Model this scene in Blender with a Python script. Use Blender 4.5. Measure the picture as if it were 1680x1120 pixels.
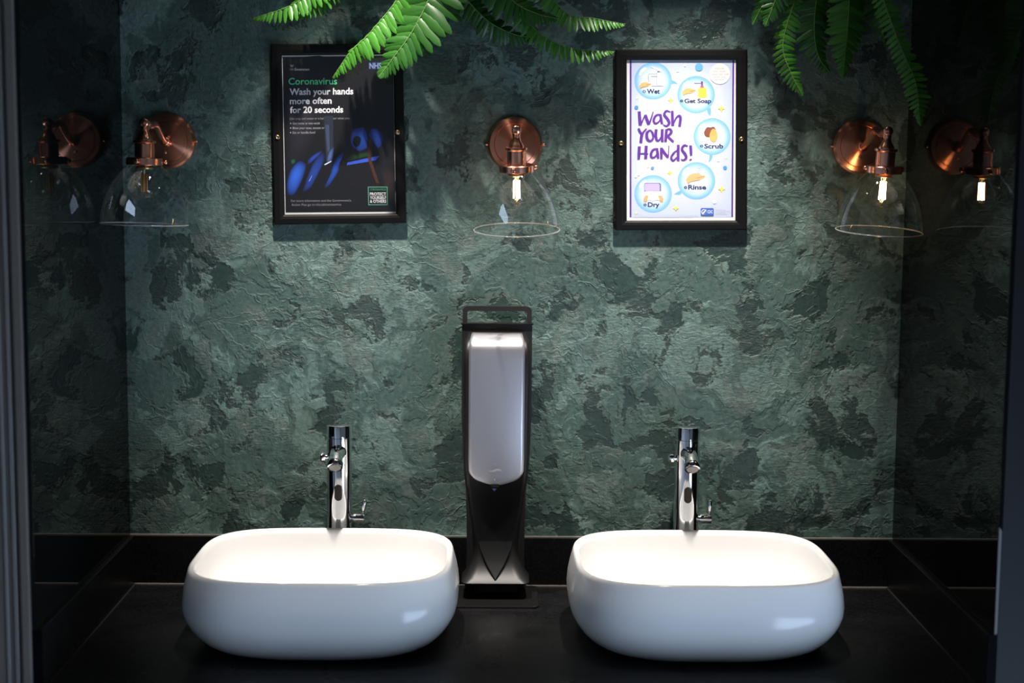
import bpy, bmesh, math, random
from mathutils import Vector, Matrix
random.seed(7)
for o in list(bpy.data.objects): bpy.data.objects.remove(o)
SC = bpy.context.scene; COL = SC.collection

# ------------------------------------------------------------------ camera
FPX = 2500.0; DIST = 2.725; CZ = 1.613
PITCH, YAW, ROLL = .1147, .0113, .0084
CAM = Vector((0, -DIST, CZ))
_f = Vector((math.sin(YAW)*math.cos(PITCH), math.cos(YAW)*math.cos(PITCH), -math.sin(PITCH)))
_r = Vector((math.cos(YAW), -math.sin(YAW), 0)); _u = _r.cross(_f)
CA = math.cos(ROLL)*_r + math.sin(ROLL)*_u; CB = -math.sin(ROLL)*_r + math.cos(ROLL)*_u; CC = _f
cd = bpy.data.cameras.new('camera'); cam = bpy.data.objects.new('camera', cd); COL.objects.link(cam)
cd.sensor_width = 36; cd.lens = FPX/1680*36
cam.matrix_world = Matrix(((CA.x, CB.x, -CC.x, CAM.x), (CA.y, CB.y, -CC.y, CAM.y), (CA.z, CB.z, -CC.z, CAM.z), (0, 0, 0, 1)))
cd.clip_start = .05
cd.dof.use_dof = True; cd.dof.focus_distance = 2.62; cd.dof.aperture_fstop = 2.4
SC.camera = cam
def at(px, py, d):
    """pixel -> point on the plane y = -d (d = distance in front of the back wall)"""
    v = CA*((px-840)/FPX) - CB*((py-560)/FPX) + CC
    return CAM + v*((DIST-d)/v.y)

# ------------------------------------------------------------------ light, exposure
SC.view_settings.view_transform = 'Standard'; SC.view_settings.look = 'None'
SC.view_settings.exposure = 0.0; SC.view_settings.gamma = 1.0
SC.view_settings.use_curve_mapping = False
W = bpy.data.worlds.new('world'); SC.world = W; W.use_nodes = True
W.node_tree.nodes['Background'].inputs[0].default_value = (.55, .72, 1, 1)
W.node_tree.nodes['Background'].inputs[1].default_value = .8
XL, XR = -.661, .730            # alcove side planes (mirror faces)
ZC, ZU = .850, .940             # counter top, top of upstand
DEP = .575                      # alcove depth
ZT = 2.50                       # ceiling
SPOTS = [(-.235, -.40), (.33, -.40)]
SPOT_W = 180.0
for i, (x, y) in enumerate(SPOTS):
    l = bpy.data.lights.new('downlight_beam', 'SPOT'); l.energy = SPOT_W; l.color = (1, .93, .85)
    l.spot_size = math.radians(41); l.spot_blend = 1.0; l.shadow_soft_size = .02
    o = bpy.data.objects.new('downlight_beam', l); COL.objects.link(o)
    o.location = (x, y, ZT-.012); o.rotation_euler = (math.radians(14.5), 0, 0)
FILL_E = 11.0  # strength of the added cool fill

# ------------------------------------------------------------------ helpers
def lin(c):
    return tuple((v/255/12.92 if v/255 <= .04045 else ((v/255+.055)/1.055)**2.4) for v in c)
def pm(name, col, rough=.5, metal=0., **k):
    m = bpy.data.materials.new(name); m.use_nodes = True
    b = m.node_tree.nodes['Principled BSDF']
    b.inputs['Base Color'].default_value = (*col, 1); b.inputs['Roughness'].default_value = rough
    b.inputs['Metallic'].default_value = metal
    for kk, v in k.items():
        kk = kk.replace('_', ' ')
        b.inputs[kk].default_value = v
    return m
def nd(m, t, **k):
    n = m.node_tree.nodes.new(t)
    for kk, v in k.items():
        if isinstance(v, bpy.types.NodeSocket): m.node_tree.links.new(v, n.inputs[kk])
        elif kk in n.inputs.keys() if hasattr(n.inputs, 'keys') else False: n.inputs[kk].default_value = v
        else: setattr(n, kk, v)
    return n
def lk(m, a, b): m.node_tree.links.new(a, b)
def mk(name, verts, faces, mat, parent=None, smooth=False, cols=None, kind=None, recenter=True):
    vs = [Vector(v) for v in verts]
    lo = Vector([min(v[i] for v in vs) for i in range(3)]); hi = Vector([max(v[i] for v in vs) for i in range(3)])
    c = (lo+hi)/2 if recenter else Vector((0, 0, 0))
    me = bpy.data.meshes.new(name); me.from_pydata([v-c for v in vs], [], faces); me.validate()
    bm = bmesh.new(); bm.from_mesh(me); bmesh.ops.recalc_face_normals(bm, faces=bm.faces); bm.to_mesh(me); bm.free()
    me.materials.append(mat)
    if smooth:
        for p in me.polygons: p.use_smooth = True
    if cols:
        a = me.color_attributes.new('col', 'FLOAT_COLOR', 'POINT')
        for i, cc in enumerate(cols): a.data[i].color = (*cc, 1)
    o = bpy.data.objects.new(name, me); COL.objects.link(o); o.location = c
    if parent: attach(o, parent)
    if kind: o['kind'] = kind
    return o
def wloc(o):
    p = Vector(o.location); q = o.parent
    while q: p += Vector(q.location); q = q.parent
    return p
def attach(o, parent):
    w = wloc(o); o.parent = parent; o.location = w - wloc(parent)
def tag(o, label, cat, group=None):
    o['label'] = label; o['category'] = cat
    if group: o['group'] = group
    return o
def thing(name, loc, label, cat, group=None):
    o = bpy.data.objects.new(name, None); COL.objects.link(o); o.location = loc; o.empty_display_size = .05
    return tag(o, label, cat, group)
def sharp(o, deg=35):
    me = o.data
    for p in me.polygons: p.use_smooth = True
    me.set_sharp_from_angle(angle=math.radians(deg))
    return o
def bev(o, w=.002, seg=2):
    m = o.modifiers.new('bevel', 'BEVEL'); m.width = w; m.segments = seg; m.limit_method = 'ANGLE'; m.angle_limit = math.radians(40)
    return o
def box(name, x0, x1, y0, y1, z0, z1, mat, parent=None, bevel=0, kind=None):
    v = [(x, y, z) for x in (x0, x1) for y in (y0, y1) for z in (z0, z1)]
    f = [(0, 1, 3, 2), (4, 6, 7, 5), (0, 4, 5, 1), (2, 3, 7, 6), (0, 2, 6, 4), (1, 5, 7, 3)]
    o = mk(name, v, f, mat, parent, kind=kind)
    if bevel: bev(o, bevel)
    return o
def loft(rings, cap0=True, cap1=True, closed=True):
    n = len(rings[0]); v = [p for r in rings for p in r]; f = []
    for i in range(len(rings)-1):
        for j in range(n if closed else n-1):
            k = (j+1) % n
            f.append((i*n+j, i*n+k, (i+1)*n+k, (i+1)*n+j))
    if cap0: f.append(tuple(range(n))[::-1])
    if cap1: f.append(tuple((len(rings)-1)*n+j for j in range(n)))
    return v, f
def lathe(prof, M=None, n=48, cap0=True, cap1=True):
    M = M or Matrix()
    rings = [[M @ Vector((max(r, 1e-5)*math.cos(2*math.pi*j/n), max(r, 1e-5)*math.sin(2*math.pi*j/n), z)) for j in range(n)] for r, z in prof]
    return loft(rings, cap0, cap1)
def catmull(P, n=8):
    P = [Vector(p) for p in P]; Q = [2*P[0]-P[1]]+P+[2*P[-1]-P[-2]]; out = []
    for i in range(1, len(Q)-2):
        for s in range(n):
            t = s/n; a, b, c, d = Q[i-1:i+3]
            out.append(.5*((2*b)+(c-a)*t+(2*a-5*b+4*c-d)*t*t+(3*b-a-3*c+d)*t**3))
    return out+[P[-1]]
def tube(path, rad, n=12, cap=True):
    path = [Vector(p) for p in path]; rings = []; N = None
    for i, p in enumerate(path):
        T = (path[min(i+1, len(path)-1)]-path[max(i-1, 0)]).normalized()
        if N is None: N = T.orthogonal().normalized()
        N = (N - T*N.dot(T)).normalized(); B = T.cross(N)
        r = rad[i] if isinstance(rad, (list, tuple)) else rad
        rings.append([p+N*r*math.cos(2*math.pi*j/n)+B*r*math.sin(2*math.pi*j/n) for j in range(n)])
    return loft(rings, cap, cap)
def axis_matrix(origin, axis):
    a = Vector(axis).normalized(); q = Vector((0, 0, 1)).rotation_difference(a)
    return Matrix.Translation(origin) @ q.to_matrix().to_4x4()
def sup(a, b, n, k=96):
    out = []
    for j in range(k):
        t = 2*math.pi*j/k; c, s = math.cos(t), math.sin(t)
        out.append((a*math.copysign(abs(c)**(2/n), c), b*math.copysign(abs(s)**(2/n), s)))
    return out
def rrect(hw, hh, r, seg=6):
    pts = []
    for cx, cy, a0 in ((hw-r, hh-r, 0), (-hw+r, hh-r, 90), (-hw+r, -hh+r, 180), (hw-r, -hh+r, 270)):
        for s in range(seg+1):
            a = math.radians(a0+90*s/seg); pts.append((cx+r*math.cos(a), cy+r*math.sin(a)))
    return pts

# ------------------------------------------------------------------ materials
def plaster_mat():
    m = pm('plaster_green', (.07, .12, .105), .55); nt = m.node_tree; b = nt.nodes['Principled BSDF']
    tc = nd(m, 'ShaderNodeTexCoord'); P = tc.outputs['Object']
    w = nd(m, 'ShaderNodeTexNoise', Vector=P); w.inputs['Scale'].default_value = 5; w.inputs['Detail'].default_value = 5; w.inputs['Roughness'].default_value = .6
    wa = nd(m, 'ShaderNodeVectorMath', operation='SUBTRACT'); lk(m, w.outputs['Color'], wa.inputs[0]); wa.inputs[1].default_value = (.5, .5, .5)
    wb = nd(m, 'ShaderNodeVectorMath', operation='MULTIPLY_ADD'); lk(m, wa.outputs[0], wb.inputs[0]); wb.inputs[1].default_value = (.16, .16, .16); lk(m, P, wb.inputs[2])
    V = wb.outputs[0]
    def noise(vec, sc, det=5, ro=.55, dist=0.):
        n = nd(m, 'ShaderNodeTexNoise'); lk(m, vec, n.inputs['Vector'])
        n.inputs['Scale'].default_value = sc; n.inputs['Detail'].default_value = det; n.inputs['Roughness'].default_value = ro; n.inputs['Distortion'].default_value = dist
        return n.outputs['Fac']
    def ramp(f, a, bb, lo=0., hi=1.):
        r = nd(m, 'ShaderNodeMapRange'); r.interpolation_type = 'SMOOTHSTEP'
        lk(m, f, r.inputs['Value']); r.inputs['From Min'].default_value = a; r.inputs['From Max'].default_value = bb
        r.inputs['To Min'].default_value = lo; r.inputs['To Max'].default_value = hi
        return r.outputs['Result']
    def mth(op, a, bb):
        n = nd(m, 'ShaderNodeMath', operation=op)
        for i, s in enumerate((a, bb)):
            if isinstance(s, (int, float)): n.inputs[i].default_value = s
            else: lk(m, s, n.inputs[i])
        return n.outputs[0]
    def mixc(f, a, bb):
        n = nd(m, 'ShaderNodeMix', data_type='RGBA'); lk(m, f, n.inputs[0])
        for s, i in ((a, 6), (bb, 7)):
            if isinstance(s, tuple): n.inputs[i].default_value = (*s, 1)
            else: lk(m, s, n.inputs[i])
        return n.outputs[2]
    fine = noise(P, 120, 4, .65); mid = noise(V, 40, 6, .65)
    big = noise(V, 9, 5, .55)
    isl = noise(V, 13, 4, .5, .3)
    islm = mth('ADD', isl, mth('MULTIPLY', mth('SUBTRACT', mid, .5), .24))
    islf = mth('ADD', islm, mth('MULTIPLY', mth('SUBTRACT', fine, .5), .16))
    dark = ramp(islf, .442, .418)                # recessed dark trowel marks
    lite = ramp(mth('ADD', big, mth('MULTIPLY', mth('SUBTRACT', mid, .5), .30)), .512, .538)
    grey = ramp(noise(V, 16, 6, .7), .50, .66)
    c = mixc(lite, (.052, .096, .085), (.100, .165, .148))
    c = mixc(mth('MULTIPLY', grey, .6), c, (.112, .138, .126))
    c = mixc(mth('MULTIPLY', dark, .92), c, (.020, .042, .037))
    patch2 = ramp(mth('ADD', noise(V, 19, 4, .5, .5), mth('MULTIPLY', mth('SUBTRACT', fine, .5), .12)), .60, .64)
    c = mixc(mth('MULTIPLY', patch2, .6), c, (.034, .064, .055))
    spk = ramp(fine, .32, .68, .78, 1.22)
    vm = nd(m, 'ShaderNodeVectorMath', operation='SCALE'); lk(m, c, vm.inputs[0]); lk(m, spk, vm.inputs['Scale'])
    lk(m, vm.outputs[0], b.inputs['Base Color'])
    # relief
    vo = nd(m, 'ShaderNodeTexVoronoi', feature='DISTANCE_TO_EDGE'); lk(m, V, vo.inputs['Vector']); vo.inputs['Scale'].default_value = 17
    ridge = mth('MULTIPLY', ramp(vo.outputs['Distance'], .03, .0), ramp(noise(P, 6, 3), .46, .58))
    mp = nd(m, 'ShaderNodeMapping'); lk(m, P, mp.inputs['Vector']); mp.inputs['Scale'].default_value = (1, 1, 2.6)
    streak = noise(mp.outputs[0], 100, 5, .7)
    smoothness = ramp(noise(V, 9, 3), .42, .58)   # smooth trowelled areas against rough ones
    rough = mth('MULTIPLY', mth('ADD', streak, mth('MULTIPLY', fine, .6)), ramp(noise(V, 8, 3, .5, .4), .42, .58, .12, 1.))
    h = mth('ADD', mth('MULTIPLY', ramp(islf, .40, .46), .55), mth('MULTIPLY', rough, 1.0))
    h = mth('ADD', h, mth('MULTIPLY', ridge, .32))
    h = mth('ADD', h, mth('MULTIPLY', ramp(noise(V, 20, 5, .55), .49, .53), .32))
    h = mth('ADD', h, mth('MULTIPLY', mid, .5))
    bp = nd(m, 'ShaderNodeBump'); bp.inputs['Strength'].default_value = .55; bp.inputs['Distance'].default_value = .0045
    lk(m, h, bp.inputs['Height']); lk(m, bp.outputs[0], b.inputs['Normal'])
    lk(m, ramp(dark, 0, 1, .62, .45), b.inputs['Roughness'])
    return m
def stone_mat():
    m = pm('black_stone', (.012, .012, .013), .3, IOR=1.33); b = m.node_tree.nodes['Principled BSDF']
    tc = nd(m, 'ShaderNodeTexCoord')
    n = nd(m, 'ShaderNodeTexNoise'); lk(m, tc.outputs['Object'], n.inputs['Vector']); n.inputs['Scale'].default_value = 16; n.inputs['Detail'].default_value = 6
    r = nd(m, 'ShaderNodeMapRange'); lk(m, n.outputs['Fac'], r.inputs['Value']); r.inputs['From Min'].default_value = .35; r.inputs['From Max'].default_value = .65; r.inputs['To Min'].default_value = .26; r.inputs['To Max'].default_value = .40
    lk(m, r.outputs[0], b.inputs['Roughness'])
    n2 = nd(m, 'ShaderNodeTexNoise'); lk(m, tc.outputs['Object'], n2.inputs['Vector']); n2.inputs['Scale'].default_value = 220; n2.inputs['Detail'].default_value = 3
    cr = nd(m, 'ShaderNodeValToRGB'); lk(m, n2.outputs['Fac'], cr.inputs[0]); cr.color_ramp.elements[0].position = .42; cr.color_ramp.elements[0].color = (.003, .003, .0035, 1); cr.color_ramp.elements[1].position = .75; cr.color_ramp.elements[1].color = (.010, .010, .011, 1)
    lk(m, cr.outputs[0], b.inputs['Base Color'])
    return m
def thin_glass(name, tint=(1, 1, 1), edge=1.45, rough=.0):
    m = bpy.data.materials.new(name); m.use_nodes = True; nt = m.node_tree; nt.nodes.clear()
    o = nd(m, 'ShaderNodeOutputMaterial'); t = nd(m, 'ShaderNodeBsdfTransparent'); t.inputs[0].default_value = (*tint, 1)
    g = nd(m, 'ShaderNodeBsdfGlossy'); g.inputs['Roughness'].default_value = rough; g.inputs['Color'].default_value = (1, 1, 1, 1)
    gm = nd(m, 'ShaderNodeNewGeometry'); io = nd(m, 'ShaderNodeMapRange'); lk(m, gm.outputs['Backfacing'], io.inputs['Value']); io.inputs['To Min'].default_value = edge; io.inputs['To Max'].default_value = 1/edge
    f = nd(m, 'ShaderNodeFresnel'); lk(m, io.outputs['Result'], f.inputs['IOR'])
    x = nd(m, 'ShaderNodeMixShader'); lk(m, f.outputs[0], x.inputs[0]); lk(m, t.outputs[0], x.inputs[1]); lk(m, g.outputs[0], x.inputs[2]); lk(m, x.outputs[0], o.inputs['Surface'])
    return m
def emit(name, col, s):
    m = bpy.data.materials.new(name); m.use_nodes = True; nt = m.node_tree; nt.nodes.clear()
    o = nd(m, 'ShaderNodeOutputMaterial'); e = nd(m, 'ShaderNodeEmission'); e.inputs[0].default_value = (*col, 1); e.inputs[1].default_value = s
    lk(m, e.outputs[0], o.inputs['Surface']); return m
def ink_mat():
    m = pm('printed_ink', (.5, .5, .5), .45); a = nd(m, 'ShaderNodeAttribute'); a.attribute_name = 'col'
    lk(m, a.outputs['Color'], m.node_tree.nodes['Principled BSDF'].inputs['Base Color']); return m
def spun_copper():
    m = pm('spun_copper', (.80, .34, .21), .27, 1.); b = m.node_tree.nodes['Principled BSDF']
    b.inputs['Anisotropic'].default_value = .9; b.inputs['Anisotropic Rotation'].default_value = .25
    t = nd(m, 'ShaderNodeTangent'); t.direction_type = 'RADIAL'; t.axis = 'Y'; lk(m, t.outputs[0], b.inputs['Tangent'])
    return m
def leaf_mat(name, c, c2):
    m = pm(name, c, .38); nt = m.node_tree; b = nt.nodes['Principled BSDF']
    tc = nd(m, 'ShaderNodeTexCoord'); n = nd(m, 'ShaderNodeTexNoise'); lk(m, tc.outputs['Object'], n.inputs['Vector']); n.inputs['Scale'].default_value = 3
    oi = nd(m, 'ShaderNodeObjectInfo')
    ad = nd(m, 'ShaderNodeMath', operation='ADD'); lk(m, n.outputs['Fac'], ad.inputs[0]); lk(m, oi.outputs['Random'], ad.inputs[1])
    hf = nd(m, 'ShaderNodeMath', operation='MULTIPLY'); lk(m, ad.outputs[0], hf.inputs[0]); hf.inputs[1].default_value = .55
    mx = nd(m, 'ShaderNodeMix', data_type='RGBA'); lk(m, hf.outputs[0], mx.inputs[0]); mx.inputs[6].default_value = (*c, 1); mx.inputs[7].default_value = (*c2, 1)
    lk(m, mx.outputs[2], b.inputs['Base Color'])
    tr = nd(m, 'ShaderNodeBsdfTranslucent'); lk(m, mx.outputs[2], tr.inputs[0])
    ms = nd(m, 'ShaderNodeMixShader'); ms.inputs[0].default_value = .3; lk(m, b.outputs[0], ms.inputs[1]); lk(m, tr.outputs[0], ms.inputs[2])
    lk(m, ms.outputs[0], nt.nodes['Material Output'].inputs['Surface'])
    return m
PLASTER = plaster_mat(); STONE = stone_mat(); INK = ink_mat(); SPUN = spun_copper()
CERAMIC = pm('white_glaze', (.87, .87, .87), .13, IOR=1.35)
CHROME = pm('chrome', (.82, .83, .85), .05, 1.)
COPPER = pm('brushed_copper', (.84, .40, .27), .24, 1.)
BLACKGLASS = pm('dark_mirror', (.004, .005, .005), .015, 0., IOR=1.24)
BLACKPL = pm('black_plastic', (.008, .008, .0085), .42, IOR=1.38)
BLACKPL2 = pm('black_satin_plastic', (.005, .005, .005), .42, IOR=1.3)
BLACKMET = pm('black_powder_coat', (.014, .013, .013), .42)
FRAMEM = pm('black_frame_lacquer', (.0045, .0042, .0045), .40, IOR=1.33)
STEEL = pm('brushed_steel', (.53, .52, .56), .36, .8, Anisotropic=.4)
BRASS = pm('brass_screw', (.50, .36, .18), .3, 1.)
JAMB = pm('grey_paint', (.020, .022, .025), .7, IOR=1.25)
JAMBL = pm('warm_grey_paint', (.15, .135, .12), .6, IOR=1.3)
ALU = pm('dull_aluminium', (.30, .29, .28), .42, 1.)
ROOMW = pm('white_wall_paint', (.78, .77, .76), .7)
FLOORM = pm('grey_floor_tile', (.10, .10, .105), .4)
CEILM = pm('dark_ceiling_paint', (.05, .05, .052), .8)
SILIC = pm('grey_silicone', (.16, .15, .14), .5)
GLASS = thin_glass('clear_thin_glass', (.975, .975, .975), 1.52)
PANE = thin_glass('acrylic_pane', (.98, .98, .98), 1.45)
RIMG = pm('glass_rim', (.80, .80, .78), .08, 0., Transmission_Weight=.75, IOR=1.45)
BULBG = thin_glass('bulb_glass', (1, .975, .93), 1.45)
SENSOR = pm('dark_sensor_window', (.018, .010, .009), .12)
FIL = emit('lit_filament', (1, .62, .28), 95); FILOFF = pm('unlit_filament', (.50, .26, .06), .45)
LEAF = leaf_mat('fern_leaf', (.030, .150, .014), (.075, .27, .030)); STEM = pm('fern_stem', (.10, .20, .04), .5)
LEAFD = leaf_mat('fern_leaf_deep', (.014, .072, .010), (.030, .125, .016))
LENS = emit('downlight_lens', (1, .93, .85), 50)
FILLPANE = emit('cool_fill_pane', (.58, .75, 1), FILL_E)  # glow of the added pane that brightens the basin fronts

# ------------------------------------------------------------------ setting
XR0, XR1, YR = -1.55, 1.15, -4.3
def struct(o): o['kind'] = 'structure'; return o
struct(box('floor', XR0, XR1, YR, .1, -.05, 0, FLOORM))
struct(box('ceiling', XR0, XR1, YR, .1, ZT, ZT+.05, CEILM))
wb = struct(box('wall_back', XL-.02, XR+.02, 0, .1, 0, ZT, PLASTER))
struct(box('wall_rear', XR0, XR1, YR-.1, YR, 0, ZT, ROOMW))
struct(box('wall_left', XR0-.1, XR0, YR, .1, 0, ZT, ROOMW))
# right room wall, opened for an unseen window added as cool fill light
WY0, WY1, WZ0, WZ1 = -2.5, -.85, .08, .84
struct(box('wall_right', XR1, XR1+.1, YR, WY0, 0, ZT, ROOMW))
struct(box('wall_right', XR1, XR1+.1, WY1, .1, 0, ZT, ROOMW))
struct(box('wall_right', XR1, XR1+.1, WY0, WY1, 0, WZ0, ROOMW))
struct(box('wall_right', XR1, XR1+.1, WY0, WY1, WZ1, ZT, ROOMW))
win = bpy.data.objects.new('fill_window_1', None); COL.objects.link(win); win.location = (XR1+.05, (WY0+WY1)/2, WZ0); struct(win)
box('fill_window_frame', XR1+.02, XR1+.07, WY0, WY0+.05, WZ0, WZ1, ALU, win)
box('fill_window_frame', XR1+.02, XR1+.07, WY1-.05, WY1, WZ0, WZ1, ALU, win)
box('fill_window_frame', XR1+.02, XR1+.07, WY0+.05, WY1-.05, WZ0, WZ0+.05, ALU, win)
box('fill_window_frame', XR1+.02, XR1+.07, WY0+.05, WY1-.05, WZ1-.05, WZ1, ALU, win)
box('fill_pane', XR1+.04, XR1+.045, WY0+.05, WY1-.05, WZ0+.05, WZ1-.05, FILLPANE, win)
# partitions that flank the alcove (their ends are the grey jambs)
struct(box('wall_alcove_left', XR0, XL-.006, -DEP, 0, 0, ZT, JAMBL))
struct(box('wall_alcove_right', XR+.006, XR1, -DEP, 0, 0, ZT, JAMB))
# aluminium corner strips on the left jamb
for i, (a, b_, t) in enumerate(((.0065, .019, .006), (.024, .030, .003), (.037, .042, .003))):
    struct(box('trim_%d' % (i+1), XL-b_, XL-a, -DEP-t, -DEP, 0, ZT, ALU if i else JAMBL, bevel=.002))
# black upstands round the counter
T = .008
def upstand(name, x0, x1, y0, y1):
    o = struct(box(name, x0, x1, y0, y1, ZC, ZU, STONE, bevel=.0012)); return o
u = upstand('trim_4', XL-.006, XR+.006, -T, 0)
box('silicone_bead', XL+T, XR-T, -T-.0035, -T, ZC, ZC+.0022, SILIC, u)
box('silicone_bead', XL, XR, -T*.7, -.001, ZU, ZU+.0022, SILIC, u)
SIL2 = pm('dark_silicone', (.016, .015, .015), .5)
MATTE = pm('glare_cap_black', (.004, .004, .005), .9, IOR=1.08)  # matte caps added over the upstand ends to kill the window reflection
u = upstand('trim_5', XL-.006, XL+T, -DEP+.002, -T); box('added_glare_cap', XL-.006, XL+T, -DEP, -DEP+.002, ZC, ZU, MATTE, u); box('silicone_bead', XL+T, XL+T+.003, -DEP, -T, ZC, ZC+.002, SIL2, u)
u = upstand('trim_6', XR-T, XR+.006, -DEP+.002, -T); box('added_glare_cap', XR-T, XR+.006, -DEP, -DEP+.002, ZC, ZU, MATTE, u); box('silicone_bead', XR-T-.003, XR-T, -DEP, -T, ZC, ZC+.002, SIL2, u)
# dark mirrors on both sides
for x0, x1, lab in ((XL-.006, XL, 'dark tinted mirror panel beside the wall lamp with the unlit bulb'), (XR, XR+.006, 'dark tinted mirror panel on the alcove side beside the shaded drooping fern')):
    tag(box('mirror_panel', x0, x1, -DEP, -.001, ZU, ZT-.002, BLACKGLASS, bevel=.001), lab, 'mirror')
# counter
ct = thing('vanity_counter', ((XL+XR)/2, -.3, 0), 'black stone vanity counter carrying both white basins', 'counter')
box('counter_top', XL-.006, XR+.006, -DEP-.03, -.0005, ZC-.035, ZC, STONE, ct, bevel=.003)
box('front_panel', XL-.004, XR+.004, -DEP+.005, -DEP+.025, .08, ZC-.035, BLACKMET, ct)
box('plinth', XL-.004, XR+.004, -DEP+.06, -DEP+.08, 0, .08, BLACKMET, ct)
# ceiling downlights
for i, (x, y) in enumerate(SPOTS):
    d = thing('ceiling_downlight', (x, y, ZT), 'white recessed ceiling downlight above the basin beside the %s poster' % ('black' if i == 0 else 'pale'), 'downlight')
    mk('trim_ring', *lathe([(.030, -.001), (.045, -.001), (.045, -.006), (.040, -.009), (.030, -.004)], Matrix.Translation((x, y, ZT)), cap0=False, cap1=False), ROOMW, d, True)
    mk('lens', *lathe([(0, -.0008), (.029, -.0008), (.029, -.002), (0, -.002)], Matrix.Translation((x, y, ZT))), LENS, d)

# ------------------------------------------------------------------ basins
ZR = at(640, 866, .105).z
def find_front(py):
    lo, hi = .2, .6
    for _ in range(40):
        mdl = (lo+hi)/2
        if at(640, py, mdl).z < ZR: lo = mdl
        else: hi = mdl
    return lo
DF = find_front(959)
RB = (DF-.105)/2; YB = -(DF+.105)/2; HB = ZR-ZC
def basin(px, label):
    X = at(px, 1000, -YB).x
    root = thing('vessel_basin', (X, YB, ZC), label, 'basin', None)
    A, B = .2085, RB
    prof = [(.0000, -.052, -.036, 3.0), (.0015, -.044, -.028, 3.0), (.006, -.031, -.018, 3.1), (.014, -.018, -.008, 3.2), (.025, -.0075, .000, 3.3),
            (.037, .0010, .0055, 3.4), (.050, .0075, .0095, 3.45), (.062, .0105, .0115, 3.5), (.074, .0112, .0115, 3.5), (.088, .0098, .0098, 3.55), (.103, .0068, .0065, 3.6),
            (.116, .0032, .003, 3.65), (.1225, .0014, .0012, 3.7), (.1255, .0002, .0002, 3.7), (.1272, -.0018, -.0018, 3.7), (.1278, -.0042, -.0042, 3.7),
            (.1270, -.0068, -.0068, 3.7), (.1245, -.0088, -.0088, 3.7), (.118, -.0102, -.0102, 3.7), (.100, -.0098, -.0098, 3.6), (.075, -.013, -.013, 3.5), (.050, -.022, -.022, 3.4), (.034, -.038, -.038, 3.2), (.024, -.060, -.058, 2.9), (.019, -.095, -.085, 2.6), (.017, -.150, -.115, 2.2), (.0165, -.178, -.138, 2.0)]
    s = HB/.1278
    rings = [[Vector((X+x, YB+y, ZC+.0006+z*s)) for x, y in sup(A+da, B+db, n)] for z, da, db, n in prof]
    mk('bowl', *loft(rings), CERAMIC, root, True)
    M = Matrix.Translation((X, YB, ZC+.0006+.0165*s))
    mk('drain', *lathe([(0, .006), (.020, .006), (.026, .004), (.0285, .0005), (.0285, -.004)], M), CHROME, root, True)
    return root
basin(533, 'white ceramic vessel basin below the black poster, left of the soap dispenser'.replace(', left of the soap dispenser', ' with blue hands'))
basin(1149.5, 'white ceramic vessel basin below the pale hand washing poster')

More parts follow.
